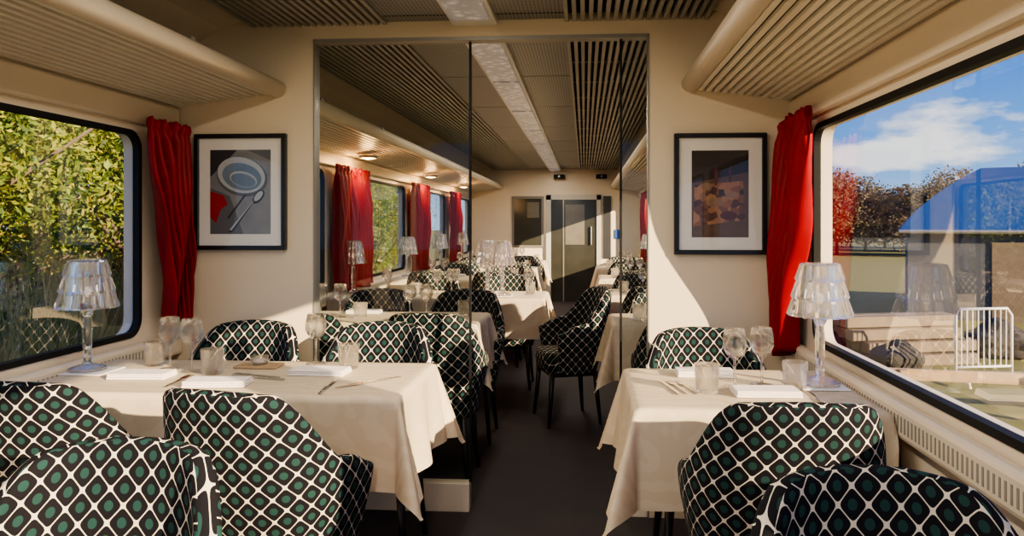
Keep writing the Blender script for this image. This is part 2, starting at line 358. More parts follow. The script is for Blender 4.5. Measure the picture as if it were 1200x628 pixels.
# ---------------------------------------------------------------- luggage racks
def rack(sgn,y0,y1,label,reach):
    xw=XL if sgn<0 else XR; e=empty('luggage_rack',(xw,(y0+y1)/2,1.83)); thing(e,label,'luggage rack','overhead luggage racks')
    h=(y1-y0)/2; q=-sgn
    m=MB(); kk=0
    while .03+kk*.034<reach-.045:
        a=.03+kk*.034; z=.005+.055*a/.45
        x0,x1=sorted((q*a,q*(a+.021))); m.box(x0,x1,-h,h,z,z+.014); kk+=1
    obj('slat_panel',m.mesh('slats',RACKSL),e)
    m=MB(); m.poly([(q*.02,-h,.035),(q*(reach-.03),-h,.09),(q*(reach-.03),h,.09),(q*.02,h,.035)]); obj('tray',m.mesh('tray',DARKGAP),e)  # dark sheet added above the slats, shade between them put into its colour
    obj('front_rail',MB().tube([(q*reach,-h,.085),(q*reach,h,.085)],.039,24).mesh('rail',CREAM2,smooth=True),e)
    for p in e.children[-1].data.polygons:
        if len(p.vertices)>4: p.use_smooth=False
    y=-h+.5
    bm_=MB().box(min(0,q*reach),max(0,q*reach),0,.025,.10,.14).mesh('brk',ALU)
    while y<h: obj('bracket',bm_,e,(0,y,0)); y+=1.2
for sgn,re in ((-1,.50),(1,.455)):
    rack(sgn,Y0+.05,YP-.004,'cream overhead rack with slatted underside and round rail',re)
    rack(sgn,YP+.066,Y1-.01,'cream overhead rack with slats in the farther saloon',re)
for i,y in enumerate((5.72,8.1,10.36)):
    e=empty('ceiling_spotlight',(XL+.20,y,1.822)); thing(e,'small warm glowing spotlight under luggage rack','spotlight','spotlights under the rack')
    obj('rim',lathe('rim',[(.0,.012),(.07,.012),(.075,0),(.065,-.01),(.058,-.006)],ALU),e); obj('lens',lathe('lens',[(.058,-.006),(.0,-.018)],WARM),e)
    ld=bpy.data.lights.new('warm_spot','POINT'); ld.energy=5; ld.color=(1,.55,.22); ld.shadow_soft_size=.05
    lo=bpy.data.objects.new('warm_spot',ld); COL.objects.link(lo); lo.location=(XL+.20,y,1.765)
# ---------------------------------------------------------------- chairs
def smooth01(t): t=max(0,min(1,t)); return t*t*(3-2*t)
def chair_parts():
    a,b,L=.262,.235,.13; raw=[]
    for i in range(61):
        th=math.pi/2*i/60; raw.append((a*math.sin(th)**(2/2.5),-b*math.cos(th)**(2/2.5) if i<60 else 0.0))
    for i in range(1,11): raw.append((a,L*i/10))
    ln=[0]
    for i in range(1,len(raw)): ln.append(ln[-1]+math.dist(raw[i],raw[i-1]))
    tot=ln[-1]; NH=22
    def at(l):
        for i in range(1,len(ln)):
            if ln[i]>=l-1e-9:
                t=(l-ln[i-1])/(ln[i]-ln[i-1]); return (raw[i-1][0]*(1-t)+raw[i][0]*t,raw[i-1][1]*(1-t)+raw[i][1]*t)
        return raw[-1]
    def H(l):
        h=.875-.012*(l/.2)**2 if l<.2 else .863
        h=h-(h-.655)*smooth01((l-.19)/.19)
        return h-.06*smooth01((l-(tot-.14))/.14)
    ss=[tot*i/NH for i in range(-NH,NH+1)]; M=14; zb=.33
    vs=[];uv=[]
    for s in ss:
        px,py=at(abs(s)); px=px if s>=0 else -px; h=H(abs(s))
        for j in range(M+1):
            t=j/M; z=zb+(h-zb)*t
            kk=.80+.20*smooth01((z-.28)/.34); wb=max(0,min(1,-py/b)); tap=1-.08*smooth01((z-.60)/.30)*wb**.3
            x=px*kk*tap; y=py*kk-.07*max(0,(z-.45)/.42)*wb
            vs.append((x,y,z)); uv.append((s,z*1.02))
    n=M+1; fs=[]
    for i in range(len(ss)-1):
        for j in range(M): fs.append((i*n+j,(i+1)*n+j,(i+1)*n+j+1,i*n+j+1))
    me=mesh('backrest',vs,fs,FAB,True); ul=me.uv_layers.new(name='UVMap')
    for lp in me.loops: ul.data[lp.index].uv=uv[lp.vertex_index]
    p=me.polygons[(len(ss)//2)*M+5]
    if p.normal.y>0: me.flip_normals()
    me.materials.append(FAB)
    o=obj('bk',me); so=o.modifiers.new('s','SOLIDIFY'); so.thickness=.048; so.offset=-1; so.use_even_offset=False; so.material_offset_rim=1
    sb=o.modifiers.new('b','SUBSURF'); sb.levels=1; sb.render_levels=1
    back=bake(o); ul=back.uv_layers[0]
    for p in back.polygons:
        if p.material_index==1:
            fx=abs(p.normal.z)<.45
            for li in p.loop_indices:
                v=back.vertices[back.loops[li].vertex_index].co
                ul.data[li].uv=(v.x,v.z) if fx else (v.x,v.y+v.z*.3)
            p.material_index=0
    vs=[];uv=[];fs=[]; NA=40
    def ring(sc,z,top):
        for i in range(NA):
            t=2*math.pi*i/NA; c,s_=math.cos(t),math.sin(t)
            x=.205*sc*math.copysign(abs(c)**.6,c); y=.185*sc*math.copysign(abs(s_)**.6,s_)+.01
            vs.append((x,y,z)); uv.append((x,y+(0 if top else (z-.46))))
    rr=[(.86,.335,0),(.95,.345,0),(.98,.39,0),(.99,.43,0),(.95,.455,1),(.85,.468,1),(.5,.476,1),(.02,.478,1)]
    for r in rr: ring(*r)
    for i in range(len(rr)-1):
        for k in range(NA): fs.append((i*NA+k,i*NA+(k+1)%NA,(i+1)*NA+(k+1)%NA,(i+1)*NA+k))
    fs.append(tuple(reversed(range(NA)))); seat=mesh('seat',vs,fs,FAB,True); ul=seat.uv_layers.new(name='UVMap')
    for lp in seat.loops: ul.data[lp.index].uv=uv[lp.vertex_index]
    leg=MB().tube([(0,0,.345),(.012,.012,.17),(.028,.028,0)],[.019,.015,.010],10).mesh('leg',BLACKLEG,smooth=True)
    return back,seat,leg
BK,ST,LG=chair_parts()
CH_L='tub dining chair in black fabric with cream lattice and teal dots'
def make_chair():
    e=empty('dining_chair'); thing(e,CH_L,'chair','patterned dining chairs')
    obj('backrest',BK,e); obj('seat',ST,e)
    obj('leg_frame',MB().box(-.17,.17,-.15,-.125,.315,.34).box(-.17,.17,.125,.15,.315,.34).box(-.17,-.145,-.15,.15,.315,.34).box(.145,.17,-.15,.15,.315,.34).mesh('lf',BLACKLEG),e)
    for sx,sy,r in ((1,1,0),(-1,1,90),(-1,-1,180),(1,-1,270)):
        l=obj('leg',LG,e,(sx*.165,sy*.145,0)); l.rotation_euler=(0,0,math.radians(r))
    return e
C0=make_chair(); first=True
OFF=.30
def chair(x,yb,face,rot=0,label=None,sc=1):
    global first
    if face>0: loc=(x,yb+OFF,0); rz=rot
    else: loc=(x,yb-OFF,0); rz=math.pi+rot
    lab=label or CH_L
    if first:
        C0.location=loc; C0.rotation_euler=(0,0,rz); C0['label']=lab; first=False
    else: dup(C0,loc,rz,lab)
chair(-.90,1.79,1,-.20,'black lattice-patterned tub chair turned slightly towards the aisle'); chair(-1.57,1.86,1)
chair(.525,1.77,1,0)
chair(-.875,1.43,-1,.05); chair(.485,1.355,-1,0)
chair(-1.43,3.19,-1); chair(-.86,3.19,-1); chair(.47,3.10,-1)
TAB=[(2.22,2.78),(3.88,4.40),(5.22,5.80),(6.95,7.5),(8.6,9.15),(10.2,10.75)]
chair(-.76,3.45,1); chair(-1.40,3.45,1); chair(-.75,4.80,-1); chair(-1.32,4.80,-1)
dup(C0,(-.12,4.93,0),math.radians(108),'black lattice-patterned tub chair turned sideways in the aisle')
chair(-.62,6.24,-1); chair(-1.25,6.24,-1)
chair(-.8,6.54,1); chair(-1.4,6.54,1); chair(-.8,7.90,-1); chair(-1.4,7.90,-1)
chair(-.8,8.19,1); chair(-1.4,8.19,1); chair(-.8,9.54,-1); chair(-1.4,9.54,-1)
chair(-.8,9.79,1); chair(-1.4,9.79,1)
TABR=[(2.14,2.74),(3.88,4.40),(5.5,6.05),(7.15,7.7),(8.8,9.35)]
for a,b in TABR[1:]:
    chair(.5,a-.41,1); chair(.5,b+.41,-1)
# ---------------------------------------------------------------- tables
ZT=.77
def cloth(w,d,drop,side):
    st=.02; NX=int((w+2*drop)/st); NY=int((d+2*drop)/st); vs=[]; 
    ph=random.random()*6
    for i in range(NX+1):
        for j in range(NY+1):
            u=-(w/2+drop)+(w+2*drop)*i/NX; v=-(d/2+drop)+(d+2*drop)*j/NY
            ex=max(0,abs(u)-w/2); ey=max(0,abs(v)-d/2); su=1 if u>0 else -1; sv=1 if v>0 else -1
            bx=max(-w/2,min(w/2,u)); by=max(-d/2,min(d/2,v))
            rho=math.hypot(ex,ey); z=0
            if rho>0:
                ang=math.atan2(ey,ex); s2=math.sin(2*ang)
                edge=.006*math.sin(min(1,rho/.02)*math.pi/2)
                outw=edge+rho*(.10*math.cos(ang)**2+.03*math.sin(ang)**2)+s2*rho*.28
                if ey==0: outw+=.018*(rho/drop)*math.sin(v*23+ph)
                if ex==0: outw+=.008*(rho/drop)*math.sin(u*17+ph)
                cx,cy=math.cos(ang),math.sin(ang)
                if s2>.0: outw+=.02*math.sin(ang*8)*rho/drop*s2
                bx+=su*cx*outw; by+=sv*cy*outw
                z=-min(rho,drop*1.32)*(math.sqrt(1-.25*s2*s2))+.004
                z=min(z,0)
            lim=w/2+.010
            if side<0: bx=max(bx,-lim)
            else: bx=min(bx,lim)
            vs.append((bx,by,z))
    n=NY+1; fs=[(i*n+j,(i+1)*n+j,(i+1)*n+j+1,i*n+j+1) for i in range(NX) for j in range(NY)]
    return mesh('tablecloth',vs,fs,CLOTH,True)
def table(x0,x1,y0,y1,lab,side):
    cx,cy=(x0+x1)/2,(y0+y1)/2; w,d=x1-x0,y1-y0
    e=empty('dining_table',(cx,cy,0)); thing(e,'dark pedestal dining table under cream cloth','table','dining tables')
    obj('table_top',MB().box(-w/2+.006,w/2-.006,-d/2+.006,d/2-.006,ZT-.035,ZT-.004).mesh('tt',GREYWOOD,bevel=.004),e)
    obj('pedestal',MB().tube([(0,0,.02),(0,0,ZT-.035)],.03,14).mesh('ped',BLACKLEG),e)
    obj('foot',MB().box(-.22,.22,-.2,.2,0,.025).mesh('ft',BLACKLEG,bevel=.006),e)
    c=obj('tablecloth',cloth(w,d,.29,side),None,(cx,cy,ZT)); thing(c,lab,'tablecloth','cream tablecloths')
for i,(a,b) in enumerate(TAB):
    table(-1.835,(-.57 if i!=2 else -.29),a,b,'cream tablecloth draped over wide four-seat table',-1)
for i,(a,b) in enumerate(TABR):
    table(.15,.855,a,b,'cream tablecloth draped over two-seat table',1)
# ---------------------------------------------------------------- tableware
ZS=ZT+.001
WG=lathe('wine_glass',[(0.0,.0),(.036,.0),(.036,.002),(.012,.006),(.0046,.012),(.0042,.085),(.010,.092),(.029,.108),(.039,.130),(.038,.155),(.032,.188),(.0308,.188),(.0365,.155),(.0375,.131),(.0275,.110),(.0,.095)],DRINK,28)
TG=lathe('tumbler',[(0,0),(.032,0),(.035,.004),(.040,.088),(.0385,.088),(.0335,.010),(0,.008)],DRINK,28)
def wine(x,y): 
    o=obj('wine_glass',WG,None,(x,y,ZS)); thing(o,'clear stemmed wine glass on cream tablecloth','glass','wine glasses'); return o
def tumb(x,y):
    o=obj('tumbler',TG,None,(x,y,ZS)); thing(o,'clear straight water tumbler on cream tablecloth','glass','water tumblers'); return o
nm=MB().box(-.10,.10,-.048,.048,0,.007).box(-.098,.099,-.046,.047,.0072,.014).box(-.099,.097,-.047,.045,.0142,.020)
NKM=nm.mesh('napkin',NAPK,bevel=.003)
def napk(x,y,r=0):
    o=obj('napkin',NKM,None,(x,y,ZS)); o.rotation_euler=(0,0,r); thing(o,'folded pale linen napkin on cream tablecloth','napkin','folded napkins')
m=MB().box(-.0045,.0045,-.10,.03,.0015,.0035).box(-.011,.011,.03,.052,.001,.004)
for t in (-.0098,-.0033,.0033,.0098): m.box(t-.0016,t+.0016,.052,.095,.001,.003)
FKM=m.mesh('fork',STEEL)
m=MB().box(-.005,.005,-.11,-.01,.001,.005); m.poly([(-.002,-.01,.003),(.007,-.008,.003),(.009,.07,.003),(.004,.10,.003),(-.003,.105,.003)]); KNM=m.mesh('knife',STEEL)
def cut(me,nmn,x,y,r=0):
    o=obj(nmn,me,None,(x,y,ZS)); o.rotation_euler=(0,0,r); thing(o,'polished steel table %s on cream tablecloth'%nmn,nmn,'cutlery')
def lamp_proto():
    e=empty('table_lamp'); thing(e,'crystal table lamp with faceted tiered shade and slim stem','lamp','crystal table lamps')
    obj('lamp_base',lathe('lamp_base',[(0,0),(.062,0),(.062,.008),(.05,.014),(.018,.022),(.012,.03),(0,.03)],CRYST,24,False),e)
    obj('stem',lathe('stem',[(0,.03),(.012,.03),(.017,.045),(.010,.06),(.015,.085),(.0165,.15),(.012,.19),(.018,.20),(.024,.215),(.012,.225),(.010,.26),(0,.26)],CRYST,10,False),e)
    n=18; vs=[];fs=[]; z=.222; tiers=[(.104,.090),(.091,.077),(.078,.064)]
    prof=[(.078,z,0)]
    for a,b in tiers:
        prof+=[(a*.96,z,1),(a,z+.005,1),(b,z+.048,1),(b*.95,z+.055,1)]; z+=.058
    prof+=[(.045,z,0),(0.0001,z,0),(0.0001,z-.005,0),(.043,z-.005,0),(.054,z-.010,0),(.078,.223,0)]
    for (r,zz,f) in prof:
        for k in range(n*2):
            a=math.pi*k/n; rr=r*((.84 if k%2 else 1.0) if f else .97); vs.append((rr*math.cos(a),rr*math.sin(a),zz))
    q=n*2
    for i in range(len(prof)):
        i2=(i+1)%len(prof)
        for k in range(q): fs.append((i*q+k,i*q+(k+1)%q,i2*q+(k+1)%q,i2*q+k))
    me=mesh('lamp_shade',vs,fs,CRYST); bm=bmesh.new(); bm.from_mesh(me); bmesh.ops.remove_doubles(bm,verts=bm.verts,dist=2e-4); bmesh.ops.recalc_face_normals(bm,faces=bm.faces); bm.to_mesh(me); bm.free()
    obj('lamp_shade',me,e)
    obj('bulb',lathe('bulb',[(0,.262),(.012,.265),(.016,.28),(.012,.295),(0,.30)],BULB,12),e)
    return e
L0=lamp_proto(); L0.location=(-1.775,2.53,ZS+.006)
TRM=MB().box(-.075,.075,-.075,.075,0,.005).mesh('tray',WHITE,bevel=.002)
def tray(x,y):
    o=obj('tray',TRM,None,(x,y,ZS)); thing(o,'small flat white square tray beneath crystal lamp','tray','lamp trays')
tray(-1.755,2.53)
for (x,y) in ((.765,2.47),(-1.75,4.15),(-.60,5.38),(-.74,5.60),(-1.75,5.5),(-1.74,7.2),(-1.74,8.85),(-1.74,10.45),(.765,4.15),(.765,5.8),(.765,7.4),(.765,9.0)):
    dup(L0,(x,y,ZS+.006),random.random()); tray(x,y)
# front left table
wine(-1.509,2.60); wine(-1.405,2.56); tumb(-1.60,2.66); tumb(-1.31,2.525); wine(-1.012,2.73); tumb(-.863,2.66)
napk(-1.52,2.45,.05); napk(-.93,2.55,-.05); napk(-1.20,2.35,.1)
cut(FKM,'fork',-1.14,2.50,1.3); cut(KNM,'knife',-1.12,2.46,1.35); cut(FKM,'fork',-.70,2.44,2.4); cut(KNM,'knife',-.73,2.40,2.4); cut(FKM,'fork',-1.36,2.40,.1); cut(KNM,'knife',-.83,2.35,.1)
b_=obj('serving_board',MB().box(-.08,.08,-.045,.045,0,.008).mesh('board',WOOD,bevel=.003),None,(-1.20,2.66,ZS)); thing(b_,'small wooden board on cream tablecloth','board')
e=empty('candle_holder',(-1.20,2.66,ZS+.0085)); thing(e,'low glass candle holder on wooden board','candle')
obj('glass_cup',lathe('cup',[(0,0),(.026,0),(.03,.004),(.034,.03),(.032,.03),(.027,.006),(0,.005)],DRINK),e); obj('candle',lathe('cd',[(0,.006),(.022,.006),(.022,.018),(0,.018)],WHITE),e)
# front right table
wine(.485,2.435); wine(.580,2.475); tumb(.384,2.36); tumb(.672,2.42); napk(.56,2.335,.03); cut(FKM,'fork',.30,2.42,.2); cut(FKM,'fork',.33,2.42,.2); cut(KNM,'knife',.27,2.42,.2); napk(.42,2.62,0); cut(KNM,'knife',.70,2.30,0)
for i,(a,b) in enumerate(TAB[1:]):
    cy=(a+b)/2; ex=-.57 if i!=1 else -.29
    for x in ((-1.5,-1.38,-.98,-.89) if i!=1 else (-1.5,-1.1,-1.0,-.42)): wine(x,cy+random.uniform(-.05,.05))
    tumb(-1.25,cy-.08); tumb(ex-.12,cy+.08); napk(-1.5,a+.1); napk(-.95,a+.1); napk(-1.3,b-.1)
for i,(a,b) in enumerate(TABR[1:]):
    cy=(a+b)/2; wine(.45,cy); wine(.55,cy+.04); tumb(.3,cy-.05); napk(.42,a+.1); napk(.5,b-.1)
# ---------------------------------------------------------------- curtains
def curtain(x,ta,tb,ba,bb,z1,z0,label,folds=7,seed=0,bulge=0.0):
    rnd=random.Random(seed); NU,NV=110,44; vs=[]
    ph=[rnd.random()*6 for _ in range(4)]
    for j in range(NV+1):
        t=j/NV; z=z1+(z0-z1)*t
        s=smooth01(t); a=ta+(ba-ta)*s; b=tb+(bb-tb)*s
        amp=.014+.026*smooth01(t*2.5)
        if t<.08: amp=.010+.006*math.sin(t*90)
        for i in range(NU+1):
            u=i/NU; w=u+.035*math.sin(3*t+ph[0]+u*5)+.015*math.sin(8*u+ph[1]+5*t)
            xx=x+amp*math.sin(2*math.pi*folds*w+ph[1]+t*1.2)+.010*math.sin(2*math.pi*folds*1.9*w+ph[2]-2*t)+.006*math.sin(14*t+9*u+ph[3])
            yy=a+(b-a)*u+.016*math.sin(2*math.pi*folds*w*1.0+ph[3]+1)+.008*math.sin(11*t+ph[0])
            zz=z+.015*math.sin(u*9+ph[2])*(t**2)+ (.010*math.sin(2*math.pi*folds*1.5*u) if j==0 else 0)
            vs.append((xx,yy,zz))
    n=NU+1; fs=[(j*n+i,j*n+i+1,(j+1)*n+i+1,(j+1)*n+i) for j in range(NV) for i in range(NU)]
    o=obj('curtain',mesh('curtain',vs,fs,CURT,True)); mo=o.modifiers.new('s','SOLIDIFY'); mo.thickness=.003
    thing(o,label,'curtain','red window curtains')
curtain(XL+.105,2.93,3.25,3.08,3.25,1.735,.87,'gathered bright red satin curtain beside framed print',6,1)
curtain(XR-.085,2.82,3.235,3.12,3.26,1.735,.76,'gathered dark red satin curtain narrowing at hem',6,2)
for i,(a,b) in enumerate(((5.3,5.72),(5.78,6.15),(7.72,8.08),(8.14,8.52),(9.98,10.34),(10.4,10.76))):
    for X in (XL+.085,XR-.085): curtain(X,a,b,a+.07,b-.07,1.735,.79,'gathered red satin curtain hanging beside train window',5,10+i)
# ---------------------------------------------------------------- pictures
def circ(cx,cy,rx,ry,y,n=28,rot=0):
    return [(cx+rx*math.cos(t)*math.cos(rot)-ry*math.sin(t)*math.sin(rot),y,cy+rx*math.cos(t)*math.sin(rot)+ry*math.sin(t)*math.cos(rot)) for t in [2*math.pi*i/n for i in range(n)]]
def picture(x0,x1,z0,z1,iw,ih,build,label):
    cx,cz=(x0+x1)/2,(z0+z1)/2; w,h=(x1-x0)/2,(z1-z0)/2
    e=empty('framed_picture',(cx,YP-.003,cz)); thing(e,label,'picture')
    f=.02; m=MB().box(-w,w,-.028,0,h-f,h).box(-w,w,-.028,0,-h,-h+f).box(-w,-w+f,-.028,0,-h+f,h-f).box(w-f,w,-.028,0,-h+f,h-f)
    obj('frame',m.mesh('frame',FRAMEB,bevel=.002,seg=1),e)
    obj('mat_board',MB().box(-w+f,w-f,-.014,-.002,-h+f,h-f).mesh('mat',MATW),e)
    build(e,iw/2,ih/2)
    obj('glass_cover',MB().poly([(-w+f,-.02,-h+f),(w-f,-.02,-h+f),(w-f,-.02,h-f),(-w+f,-.02,h-f)]).mesh('gl',thin_glass('picture_glass',(.98,.98,.98),gain=.3,base=.03)),e)
def pm(name,c,n=.1,s=20): return simple(name,c,.6,noise=n,nscale=s)
def pic_left(e,w,h):
    ms=[pm('print_grey',(.30,.30,.31),.55,9),pm('print_dark',(.035,.035,.04),.4),pm('print_bluegrey',(.20,.27,.36),.45,14),pm('print_pale',(.50,.52,.55),.25),pm('print_red',(.34,.01,.01),.2),pm('print_mid',(.13,.14,.16),.4,12)]
    m=MB().poly([(-w,-.0150,-h),(w,-.0150,-h),(w,-.0150,h),(-w,-.0150,h)],0)
    m.poly([(-w,-.0151,-h),(w*.1,-.0151,-h),(-w*.35,-.0151,-h*.1),(-w,-.0151,h*.1)],5)
    m.poly([(-w,-.0152,h*.35),(-w*.1,-.0152,h),(-w,-.0152,h)],1)
    m.poly([(w*.2,-.0152,h),(w,-.0152,h*.75),(w,-.0152,h)],5)
    m.poly(circ(w*.05,h*.36,w*.86,h*.46,-.0153,rot=-.25),5); m.poly(circ(w*.03,h*.40,w*.80,h*.42,-.0155,rot=-.25),3)
    m.poly(circ(w*.05,h*.36,w*.66,h*.32,-.0156,rot=-.25),2); m.poly(circ(w*.10,h*.30,w*.46,h*.18,-.0157,rot=-.25),3); m.poly(circ(w*.10,h*.28,w*.42,h*.15,-.01575,rot=-.25),2)
    m.poly([(-w,-.0158,h*.02),(-w*.55,-.0158,-h*.08),(-w*.42,-.0158,-h*.3),(-w*.65,-.0158,-h*.42),(-w*.8,-.0158,-h*.75),(-w,-.0158,-h*.6)],4)
    m.poly(circ(w*.60,-h*.12,w*.26,h*.10,-.0159,rot=.85),1); m.poly(circ(w*.60,-h*.10,w*.20,h*.07,-.016,rot=.85),3)
    m.poly([(w*.48,-.0159,-h*.2),(w*.40,-.0159,-h*.25),(-w*.40,-.0159,-h*.95),(-w*.25,-.0159,-h*.97)],1)
    m.poly([(w*.46,-.016,-h*.2),(w*.41,-.016,-h*.23),(-w*.36,-.016,-h*.90),(-w*.30,-.016,-h*.92)],3)
    m.poly([(w*.22,-.0159,-h*.05),(w*.12,-.0159,-h*.08),(-w*.45,-.0159,-h*.62),(-w*.38,-.0159,-h*.64)],1)
    me=m.mesh('print',ms); obj('print',me,e)['label']='muted photograph of bowl, spoon and red napkin'
def pic_right(e,w,h):
    m_,nt,p,o=newmat('print_food_still'); tc=N(nt,'ShaderNodeTexCoord'); v=N(nt,'ShaderNodeTexVoronoi'); v.inputs['Scale'].default_value=34
    nt.links.new(tc.outputs['Object'],v.inputs['Vector']); r=N(nt,'ShaderNodeValToRGB'); nt.links.new(v.outputs['Color'],r.inputs[0])
    el=r.color_ramp.elements; cols=[(.03,.012,.01),(.10,.03,.02),(.25,.10,.04),(.36,.18,.08),(.06,.02,.02)]
    while len(el)<5: el.new(.5)
    for i,c in enumerate(cols): el[i].position=.1+i*.2; el[i].color=(*c,1)
    nt.links.new(r.outputs[0],p.inputs['Base Color']); p.inputs['Roughness'].default_value=.6
    ms=[m_,pm('print_dark_brown',(.02,.010,.008),.3),pm('print_pale_brown',(.30,.17,.10),.4),pm('print_maroon',(.10,.012,.015),.3),pm('print_table',(.14,.07,.04),.5)]  # print tones, with a dark brown for the upper background
    m=MB().poly([(-w,-.0150,-h),(w,-.0150,-h),(w,-.0150,h),(-w,-.0150,h)],4)
    m.poly([(-w,-.0152,h*.25),(w,-.0152,h*.5),(w,-.0152,h),(-w,-.0152,h)],1)
    m.poly([(-w*.95,-.0153,-h*.75),(w*.9,-.0153,-h*.6),(w*.8,-.0153,h*.3),(-w*.9,-.0153,h*.2)],0)
    m.poly(circ(-w*.2,-h*.2,w*.30,h*.10,-.0155),2); m.poly(circ(w*.4,-h*.02,w*.22,h*.08,-.0155),2); m.poly(circ(w*.3,-h*.5,w*.3,h*.10,-.0155),3)
    m.poly(circ(-w*.15,h*.4,w*.07,h*.22,-.0156),3); m.poly(circ(w*.35,h*.45,w*.06,h*.2,-.0156),3); m.poly(circ(-w*.5,h*.18,w*.18,h*.08,-.0156),2)
    me=m.mesh('print',ms); obj('print',me,e)['label']='dark warm photograph of laid table with food'
picture(-1.785,-1.355,1.18,1.71,.285,.385,pic_left,'black framed print of bowl and cutlery with white mat')
picture(.392,.790,1.165,1.695,.245,.38,pic_right,'black framed warm brown food print with white mat')
# ---------------------------------------------------------------- outside
g=obj('ground',MB().poly([(-200,-60,-1.05),(200,-60,-1.05),(200,260,-1.05),(-200,260,-1.05)]).mesh('ground',GROUND)); struct(g,'grassy meadow ground outside the train','ground')
def foliage(name,mat,n,sx,sy,sz,cz,ls,seed,clusters=30):
    rnd=random.Random(seed); cl=[]
    for _ in range(clusters):
        a=rnd.random()*6.283; rr=rnd.random()**.5; zz=rnd.uniform(-1,1)
        cl.append((math.cos(a)*rr*sx*.75,math.sin(a)*rr*sy*.75,cz+zz*sz*.8,rnd.uniform(.25,.55)*sx))
    vs=[];fs=[]
    for _ in range(n):
        c=rnd.choice(cl); v=Vector((rnd.gauss(0,1),rnd.gauss(0,1),rnd.gauss(0,1))).normalized()*c[3]*rnd.uniform(.5,1.15); p=Vector(c[:3])+v
        a=Vector((rnd.gauss(0,1),rnd.gauss(0,1),rnd.gauss(0,1))).normalized(); b=a.cross(Vector((rnd.gauss(0,1),rnd.gauss(0,1),rnd.gauss(0,1)))).normalized()
        l=ls*rnd.uniform(.6,1.3); q=len(vs)
        vs+=[p-a*l,p-b*l*.4,p+a*l,p+b*l*.4]; fs.append((q,q+1,q+2,q+3))
    return mesh(name,vs,fs,mat)
def tree(name,mat,label,n,sx,sz,cz,ls,seed,trunkh):
    e=empty(name,(0,0,-1.05)); thing(e,label,'tree','trees outside')
    m=MB().tube([(0,0,-.1),(.05,.03,trunkh*.5),(.0,-.05,trunkh)],[.14,.10,.05],10)
    rnd=random.Random(seed)
    for _ in range(14):
        z=trunkh*rnd.uniform(.2,.95); a=rnd.random()*6.28; m.tube([(0,0,z),(math.cos(a)*sx*.4,math.sin(a)*sx*.4,z+.5),(math.cos(a)*sx*.95,math.sin(a)*sx*.95,z+1.3)],[.05,.03,.012],6)
    obj('trunk',m.mesh('trunk',BARK,smooth=True),e); obj('foliage',foliage('foliage',mat,n,sx,sx,sz,cz,ls,seed),e); return e
t1=tree('tree',LEAF,'leafy green and yellow broadleaf tree in sunlight',26000,2.0,2.9,3.1,.045,3,4.6)
t2=tree('tree',LEAF,'dense green bushy tree in sunlight',26000,2.3,2.4,2.5,.045,4,3.8)
pos=[(-6.2,6.0),(-7.4,8.6),(-6.0,10.2),(-8.6,11.5),(-7.0,13.4),(-8.0,4.2),(-7.4,17),(-8.2,21),(-7.4,26),(-9,32),(-10,7.0),(-9.8,15)]
t1.location=(pos[0][0],pos[0][1],-1.05); t2.location=(pos[1][0],pos[1][1],-1.05)
for i,(x,y) in enumerate(pos[2:]): dup(t1 if i%2 else t2,(x,y,-1.05),random.random()*6,None,(1,1,random.uniform(.95,1.25)))
t3=tree('tree',LEAFB,'brownish autumn tree at the field edge',9000,3.2,2.6,4.0,.16,8,5.5)
for i in range(15):
    bear=math.radians(14+i*1.5+random.uniform(-.2,.2)); R=60+(i%3)*9; x,y=R*math.sin(bear),R*math.cos(bear)
    if i==0: t3.location=(x,y,-1.05); t3.scale=(1.0,1.0,.9)
    else: dup(t3,(x,y,-1.05),random.random()*6,None,(1.0,1.0,random.uniform(.7,1.0)))
def grass(seed,n=420,h=1.7,r=.7):
    rnd=random.Random(seed); vs=[];fs=[]
    for _ in range(n):
        a=rnd.random()*6.28; rr=r*rnd.random()**.5; x,y=math.cos(a)*rr,math.sin(a)*rr; hh=h*rnd.uniform(.5,1.1); dx,dy=rnd.gauss(0,.18)*hh,rnd.gauss(0,.18)*hh; w=.009; q=len(vs); t=rnd.random()*3.14; wx,wy=math.cos(t)*w,math.sin(t)*w
        vs+=[(x-wx,y-wy,0),(x+wx,y+wy,0),(x+dx*.4+wx,y+dy*.4+wy,hh*.6),(x+dx*.4-wx,y+dy*.4-wy,hh*.6),(x+dx,y+dy,hh)]
        fs+=[(q,q+1,q+2,q+3),(q+3,q+2,q+4)]
    return mesh('grass',vs,fs,DRYG)
gm=grass(5)
for i,(x,y) in enumerate(((-4.0,4.6),(-4.2,5.5),(-4.4,6.5),(-3.8,3.9),(-4.8,5.0),(-4.9,7.4),(-4.5,8.6))):
    o=obj('grass_clump',gm,None,(x,y,-1.05)); o.rotation_euler=(0,0,i); o.scale=(1,1,1.15); o['kind']='stuff'; thing(o,'tall dry yellow grass clump beside the track','grass','dry grass clumps')
# shed with blue hipped roof
e=empty('shed',(12.7,19.9,-1.05)); e.rotation_euler=(0,0,math.radians(-22)); thing(e,'grey clad shed with sloping blue sheet roof','shed')
def rf(x0,x1,y0,y1,z0,rx0,rx1,zr):
    vs=[];fs=[]; n=8
    for i in range(n+1):
        t=i/n; s=.3*math.sin(t*math.pi/2)+.7*t; c=.3*(1-math.cos(t*math.pi/2))+.7*t
        z=z0+(zr-z0)*s; xa=x0+(rx0-x0)*c; xb=x1+(rx1-x1)*c; ya=y0*(1-c); yb=y1*(1-c)
        vs+=[(xa,ya,z),(xb,ya,z),(xb,yb,z),(xa,yb,z)]
    for i in range(n):
        for k in range(4): fs.append((i*4+k,i*4+(k+1)%4,(i+1)*4+(k+1)%4,(i+1)*4+k))
    return mesh('roof',vs,fs,BLUER)
obj('roof',rf(-4.2,6,-2.6,2.6,2.15,-2.2,5,3.85),e)
m=MB().box(-4.0,5.8,-2.4,2.4,0,2.2); obj('walls',m.mesh('walls',SHED),e)
